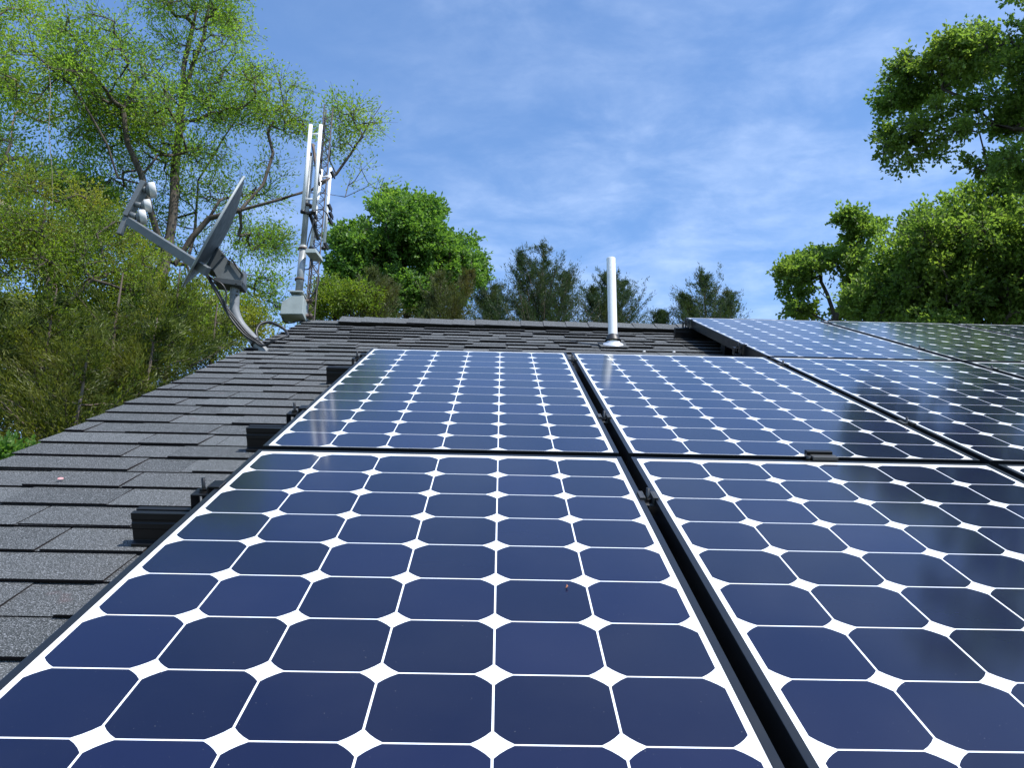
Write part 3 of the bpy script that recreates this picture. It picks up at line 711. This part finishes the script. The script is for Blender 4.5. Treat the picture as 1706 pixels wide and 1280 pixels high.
def conifer(name, lab, cat, seed, top_px, d, height, rad, leaf, dens=1.0, sl=.10, sw=.02, bark='cedarbark', group=None, tips=None, rise=.75, shape=.75, open_=.0, pad=.16, m2=10):
    rng = np.random.default_rng(seed); top = np.array(at(*top_px, d)); tops = [top]+[np.array(at(u, v, d+dd)) for u, v, dd in (tips or [])]
    base_ = np.array([top[0], top[1], GZ-.1]); root = empty(name, lab, cat, group, Vector(base_)+Vector((0, 0, .1))); o0 = np.array(root.location)
    Vs = []; Fs = []; off = 0; LP = []; LD = []; LT = []
    for ti, tp in enumerate(tops):
        R = rad*(1 if ti == 0 else .6); H = height*(1 if ti == 0 else .75)
        st = base_ if ti == 0 else np.array([top[0], top[1], tp[2]-H])
        nb = int(95*dens*H/5*(1 if ti == 0 else .8)); z = 1-rng.random(nb)**.72      # 1 top .. 0 bottom
        hh = tp[2]-H*(1-z)*1.0
        axis = lambda zz_: st+(tp-st)*np.clip((zz_-st[2])/(tp[2]-st[2]), 0, 1)[:, None]
        r_ = .012+.012*np.maximum(tp[2]-st[2], .1)
        tt = np.linspace(0, 1, 14); pts = st+(tp-st)*tt[:, None]; pts[1:-1] += rng.normal(size=(12, 3))*.02
        rr = r_*(1-tt*.93); dr = unit(np.gradient(pts, axis=0)); V, Fq = frustums(pts[:-1], pts[1:], rr[:-1], rr[1:], dr[:-1], dr[1:], 8); Vs.append(V); Fs.append(Fq+off); off += len(V)
        a0 = axis(hh); phi = rng.random(nb)*2*np.pi; ln = R*np.maximum((1-z)**shape, .035)*rng.uniform(.45, 1.12, nb)
        out = np.stack([np.cos(phi), np.sin(phi), np.full(nb, 0.)], 1); ris = rise*(.45+1.25*z)+rng.normal(size=nb)*.12
        ns = 5; prev = a0; prr = .004+.010*ln; pd = unit(out+np.array([0, 0, 1])*(ris*.6)[:, None])
        segs = [a0]
        for k in range(1, ns+1):
            t = k/ns; cur = a0+out*(ln*t)[:, None]+np.array([0, 0, 1])*(ln*ris*(t**1.35))[:, None]+rng.normal(size=(nb, 3))*.02*t
            d1 = unit(cur-prev); V, Fq = frustums(prev, cur, prr*(1-.85*(t-1/ns)), prr*(1-.85*t), d1, d1, 4); Vs.append(V); Fs.append(Fq+off); off += len(V)
            # side branchlets
            nbr = 4 if t < .99 else 6
            for _ in range(nbr):
                s_ = unit(np.cross(d1, np.array([0, 0, 1.]))+rng.normal(size=(nb, 3))*.35)*rng.choice([-1, 1], (nb, 1)); bd = unit(d1*(.9 if t < .99 else 2.2)+s_*.75+np.array([0, 0, .35]))
                bl = (pad*(.6+.7*rng.random(nb))*np.clip(ln/R*1.9, .13, 1))*(1 if t < .99 else 1.6)
                st_ = prev+(cur-prev)*rng.random((nb, 1)); ok = rng.random(nb) > open_+.25*(t < .35)
                s2 = st_[ok]; b2 = bd[ok]; l2 = bl[ok]; q = np.repeat(np.arange(len(s2)), m2); tt2 = rng.random(len(q))
                LP.append(s2[q]+b2[q]*(l2[q]*tt2)[:, None]+rng.normal(size=(len(q), 3))*pad*.13); LD.append(b2[q]+rng.normal(size=(len(q), 3))*.15)
                LT.append(np.clip(np.repeat(rng.normal(.45, .25, len(s2)), m2)+rng.normal(size=len(q))*.15, 0, 1))
            prev = cur
    mesh_obj('trunk', fast_mesh('trunk', np.concatenate(Vs)-o0, np.concatenate(Fs), M[bark], smooth=True), root)
    Pp = np.concatenate(LP); V, Fq = leaf_quads(rng, Pp, sl, sw, np.concatenate(LD), .8, .3)
    mesh_obj('crown', fast_mesh('crown', V-o0, Fq, L[leaf], np.concatenate(LT)), root)
    return root

G1 = 'tall spring trees beyond the left roof edge'
tree('broadleaf_tree', 'tall yellow-green spring tree with dark forking limbs behind the dish', 'tree', 1,
     [(262, 500, 14), (275, 430, 14), (288, 360, 14), (291, 290, 14.1), (300, 200, 14.2), (306, 110, 14.3), (322, 40, 14.3), (340, -60, 14.4)],
     [[(292, 440, 14), (318, 398, 13.9), (348, 364, 13.8), (400, 350, 13.6), (470, 331, 13.5), (505, 320, 13.4), (575, 328, 13.2), (640, 296, 13)],
      [(400, 350, 13.6), (438, 308, 13.7), (455, 255, 13.8), (440, 190, 13.9), (452, 130, 14)],
      [(510, 322, 13.4), (560, 290, 13.4), (590, 248, 13.4), (615, 205, 13.4), (635, 175, 13.4)],
      [(275, 430, 14), (262, 390, 13.8), (248, 340, 13.6), (236, 292, 13.5), (212, 238, 13.4), (205, 180, 13.4), (230, 130, 13.4)],
      [(240, 308, 13.5), (196, 296, 13.2), (178, 240, 13.1), (150, 190, 13), (118, 140, 13), (100, 100, 13)],
      [(300, 200, 14.2), (320, 110, 14), (340, 60, 13.9), (350, 0, 13.8)], [(315, 105, 14), (370, 80, 14), (400, 45, 14)],
      [(310, 440, 14), (325, 380, 14.4), (330, 300, 14.8), (372, 230, 15), (400, 190, 15)]],
     [(330, 40, 14, 95, 85, 1.6, 170), (200, 120, 13.6, 90, 90, 1.5, 150), (300, 190, 14, 100, 90, 1.7, 160), (130, 150, 13.3, 60, 80, 1.2, 70), (390, 130, 14, 60, 60, 1.2, 55),
      (430, 210, 13.8, 60, 70, 1.2, 60), (500, 180, 13.6, 35, 50, .8, 26), (610, 200, 13.4, 45, 50, .8, 32), (575, 250, 13.4, 45, 40, .6, 14), (230, 270, 14.2, 120, 80, 1.6, 120),
      (370, 300, 14.4, 80, 60, 1.2, 55), (440, 400, 14.2, 60, 60, 1.0, 55), (440, 475, 14.4, 55, 50, 1.0, 38), (340, 400, 15, 90, 60, 1.2, 50), (260, -60, 14, 130, 70, 1.6, 90), (620, 300, 13.2, 50, 25, .5, 6)],
     'spring', leaves=64, ll=.066, lw=.028, twig=.42, dens=.80, clump=9, rtip=.0058, gamma=.42, group=G1)
tree('broadleaf_tree', 'spring tree with a pale bare trunk at the upper left corner', 'tree', 2,
     [(92, 480, 12.4), (86, 380, 12.4), (87, 290, 12.4), (81, 215, 12.4), (84, 140, 12.5), (80, 90, 12.9)],
     [[(86, 400, 12.4), (30, 360, 13), (-20, 330, 13.5)]],
     [(50, 60, 14.6, 50, 50, 1.5, 80), (30, 190, 14.6, 70, 70, 1.7, 100), (60, 290, 15.0, 100, 70, 1.8, 170), (140, 330, 15.0, 70, 60, 1.5, 100), (120, 215, 15.2, 60, 45, 1.2, 40), (20, 380, 14.6, 80, 60, 1.6, 110), (200, 400, 15.2, 90, 60, 1.6, 110), (-60, 150, 14.6, 60, 140, 1.8, 90)],
     'spring', 'palebark', leaves=60, ll=.07, lw=.032, twig=.40, dens=.60, clump=9, rtip=.0042, gamma=.42, group=G1)
tree('understorey_tree', 'yellowish green bushy tree below the tall ones at the left picture edge', 'tree', 3,
     [(70, 700, 10.5), (75, 560, 10.5), (80, 470, 10.5)], [[(75, 560, 10.5), (20, 500, 10.3)], [(75, 540, 10.5), (150, 470, 10.4)]],
     [(40, 430, 10.6, 80, 75, 1.2, 150), (140, 420, 10.8, 80, 70, 1.2, 130), (30, 530, 10.4, 90, 60, 1.2, 120), (210, 450, 10.8, 60, 60, 1.1, 80), (60, 350, 11, 70, 45, 1.0, 45), (160, 350, 11, 50, 35, .9, 22)],
     'olive', leaves=75, ll=.046, lw=.024, twig=.30, rtip=.004, gamma=.42, dens=.8, clump=8)
tree('understorey_tree', 'shaded leafy thicket tree behind the junipers at the left', 'tree', 32,
     [(180, 900, 12), (185, 700, 12), (190, 600, 12)], [[(185, 700, 12), (80, 600, 12)], [(186, 680, 12), (300, 560, 12.2)]],
     [(60, 600, 12, 90, 90, 1.2, 170), (180, 560, 12, 90, 80, 1.2, 170), (300, 530, 12.4, 80, 60, 1.2, 130), (400, 545, 12.6, 45, 35, .8, 40), (120, 690, 11.5, 120, 50, 1.0, 110)],
     'olive', leaves=75, ll=.06, lw=.032, twig=.34, rtip=.005, gamma=.42)
tree('understorey_tree', 'low bright green sapling at the lower left picture edge', 'sapling', 31,
     [(5, 900, 7.2), (10, 800, 7.2), (8, 760, 7.2)], [], [(8, 770, 7.2, 32, 26, .25, 26)], 'maple', leaves=60, ll=.05, lw=.035, twig=.12, rtip=.0025)
GJ = 'olive evergreens filling the left behind the roof edge'
for i, (u, v, d, h, r, lab) in enumerate([
    (300, 448, 9.2, 5.2, 1.9, 'olive green juniper directly below the dish arm'),
    (205, 455, 9.0, 5.2, 1.9, 'olive juniper left of the dish, its tip below the feed arm bracket'),
    (95, 480, 8.6, 5.0, 1.9, 'dark olive juniper near the left picture edge'),
    (-10, 500, 8.4, 5.0, 1.8, 'juniper cut off by the left picture edge'),
    (362, 505, 9.8, 4.2, 1.15, 'yellowish juniper just behind the bent dish pole'),
    (150, 560, 7.8, 4.0, 1.6, 'lowest juniper in front, close above the left roof edge'),
    (262, 530, 8.2, 4.2, 1.6, 'brownish olive juniper in front, close to the roof edge below the dish')]):
    conifer('juniper', lab, 'evergreen', 40+i, (u, v), d, h, r, 'juniper', 1.9, .060, .0125, group=GJ, rise=.30, shape=.62, pad=.24, m2=13)
tree('maple_tree', 'dense rounded bright green maple behind the ridge, right of the antenna', 'tree', 4,
     [(680, 560, 20), (676, 480, 20), (672, 420, 20), (680, 370, 20)], [[(676, 480, 20), (620, 430, 19.8)], [(676, 470, 20), (740, 430, 20)]],
     [(668, 390, 20, 72, 58, 1.5, 300), (600, 418, 20, 42, 38, 1.1, 110), (738, 425, 20, 46, 36, 1.2, 130), (705, 350, 20, 45, 22, .8, 70), (660, 340, 20, 30, 14, .7, 36), (600, 470, 20, 50, 42, 1.2, 110), (700, 480, 20, 92, 45, 1.4, 190), (785, 448, 20, 28, 22, .8, 45), (572, 440, 20, 20, 24, .6, 26)],
     'maple', leaves=70, ll=.10, lw=.075, twig=.28, dens=.95, clump=16, rtip=.006, gamma=.42, up=.8)
tree('understorey_tree', 'pale olive young tree just right of the antenna mast above the ridge', 'tree', 5, [(560, 580, 17), (558, 510, 17)], [],
     [(555, 500, 17, 42, 32, .9, 75), (600, 505, 17, 35, 28, .8, 45), (520, 520, 17, 28, 22, .6, 26)], 'olive', leaves=90, ll=.07, lw=.035, twig=.3, rtip=.005)
GC = 'dark cedars along the ridge line'
for i, (u, v, d, h, r, tp, mt, lab) in enumerate([
    (622, 452, 17, 3.4, 1.2, [(652, 470, .5)], 'brown', 'brownish cedar in front of the bright maple, left one'),
    (735, 458, 18, 3.2, 1.1, [(785, 455, .4)], 'brown', 'thin brownish cedar in front of the maple, right one'),
    (905, 412, 19, 4.6, 2.0, [(868, 424, -.3), (945, 452, .4)], 'cedar', 'largest dark cedar with two tips standing above the middle of the ridge'),
    (1012, 458, 21, 3.8, 1.9, [(1042, 470, .4), (985, 480, -.3)], 'cedar', 'dark cedar directly behind the white vent pipe'),
    (1172, 458, 20, 3.6, 1.6, [(1215, 486, .3), (1140, 490, -.2)], 'cedar', 'dark cedar between the vent pipe and the top-row panels'),
    (1103, 522, 20, 1.2, .5, [], 'cedar', 'small low cedar tip just above the ridge right of the vent pipe'),
    (825, 478, 22, 2.6, 1.2, [(800, 470, .3)], 'cedar', 'cedar in the gap between the maple and the largest cedar')]):
    conifer('cedar_tree', lab, 'cedar', 60+i, (u, v), d, h, r, mt, 2.6, .078, .015, group=GC, tips=tp, rise=.85, shape=.8, open_=.30, pad=.22, m2=11)
GR = 'large green trees at the right'
tree('oak_tree', 'smallest green tree at the right, rounded, with sky showing through below its leaves', 'tree', 6,
     [(1398, 640, 14), (1392, 530, 14), (1378, 490, 14), (1368, 470, 14)], [[(1385, 505, 14), (1350, 470, 13.9), (1330, 450, 13.9)], [(1392, 530, 14), (1425, 450, 14.1), (1432, 400, 14.1)]],
     [(1335, 452, 14, 38, 26, .7, 75), (1385, 420, 14, 42, 30, .8, 85), (1428, 392, 14, 36, 34, .8, 85), (1445, 450, 14.2, 45, 45, 1.0, 120), (1350, 520, 13.9, 35, 14, .5, 30), (1325, 482, 13.9, 20, 22, .4, 18), (1400, 500, 14.3, 35, 30, .7, 26)],
     'oak', leaves=80, ll=.070, lw=.054, twig=.20, dens=.52, clump=9, rtip=.005, gamma=.42, group=GR, up=.8)
tree('oak_tree', 'big dense green tree filling the right edge above the panels', 'tree', 7,
     [(1640, 660, 13), (1630, 540, 13), (1620, 440, 13), (1640, 340, 13)], [[(1625, 500, 13), (1540, 440, 12.8), (1500, 420, 12.8)], [(1630, 470, 13), (1700, 400, 12.9), (1760, 340, 12.8)]],
     [(1510, 450, 13, 60, 62, 1.3, 230), (1590, 400, 13, 75, 80, 1.5, 250), (1670, 380, 13, 80, 85, 1.5, 230), (1570, 500, 13, 100, 45, 1.3, 260), (1690, 490, 13, 90, 55, 1.3, 230), (1780, 400, 13, 70, 110, 1.3, 120), (1470, 505, 13.2, 50, 32, .8, 90), (1590, 560, 13, 130, 30, 1.2, 150)],
     'oak', leaves=80, ll=.068, lw=.052, twig=.25, dens=.72, clump=16, rtip=.0055, gamma=.38, group=GR, up=.8)
tree('oak_tree', 'nearest tall tree reaching in from the upper right corner with long leafy limbs', 'tree', 8,
     [(2050, 700, 10.5), (2020, 400, 10.5), (1990, 150, 10.5), (1960, -80, 10.5)],
     [[(1995, 240, 10.5), (1860, 225, 10.3), (1760, 218, 10.2), (1690, 214, 10.1), (1640, 205, 10.0), (1570, 215, 10.0), (1530, 228, 10.0)],
      [(1660, 209, 10.0), (1610, 165, 10.0), (1570, 148, 10.0)], [(2010, 320, 10.5), (1850, 300, 10.3), (1730, 260, 10.2), (1640, 285, 10.1)],
      [(1990, 150, 10.5), (1850, 60, 10.3), (1750, 40, 10.2)], [(1960, -80, 10.5), (1850, -120, 10.4), (1760, -150, 10.4)]],
     [(1560, 130, 10, 75, 42, .8, 150), (1640, 110, 10, 70, 50, .9, 150), (1530, 215, 10, 55, 22, .5, 55), (1500, 118, 10, 25, 28, .4, 26), (1480, 250, 10, 24, 12, .3, 14), (1515, 262, 10, 12, 14, .3, 9), (1590, 235, 10, 45, 14, .5, 26),
      (1680, 180, 10.1, 55, 60, .8, 90), (1700, 90, 10.1, 60, 70, .9, 120), (1660, 272, 10.1, 35, 20, .5, 30), (1705, 290, 10.2, 40, 34, .6, 48), (1750, 0, 10.2, 60, 70, 1, 90), (1800, 120, 10.3, 80, 130, 1.1, 150), (1790, -110, 10.3, 90, 70, 1.1, 110), (1840, 300, 10.4, 80, 80, 1.0, 80), (1760, -200, 10.4, 100, 80, 1.1, 90)],
     'oak', leaves=78, ll=.055, lw=.042, twig=.18, dens=.50, clump=10, rtip=.0042, gamma=.37, group=GR, up=.8)

# ---------------------------------------------------------------- lattice tower far behind the antenna
tb_ = at(512, 560, 12.6); tt_ = at(510, 172, 12.6)
tw = empty('lattice_tower', 'slim dark lattice radio tower seen through the tree behind the white antennas', 'tower', None, (tb_.x, tb_.y, GZ))
H = tt_.z-GZ; lg = [Vector((.085*math.cos(a), .085*math.sin(a), 0)) for a in (0, 2.094, 4.189)]
for p_ in lg:
    b = MB(); b.tube([p_, p_+Vector((0, 0, H))], .011, 6); b.build('leg', M['tower'], tw)
b = MB(); k = int(H/.16)
for i in range(k):
    for j in range(3):
        b.tube([lg[j]+Vector((0, 0, i*.16)), lg[(j+1) % 3]+Vector((0, 0, (i+1)*.16))], .0060, 4, cap=False); b.tube([lg[j]+Vector((0, 0, i*.16)), lg[(j+1) % 3]+Vector((0, 0, i*.16))], .0055, 4, cap=False)
b.build('lattice_bracing', M['tower'], tw)
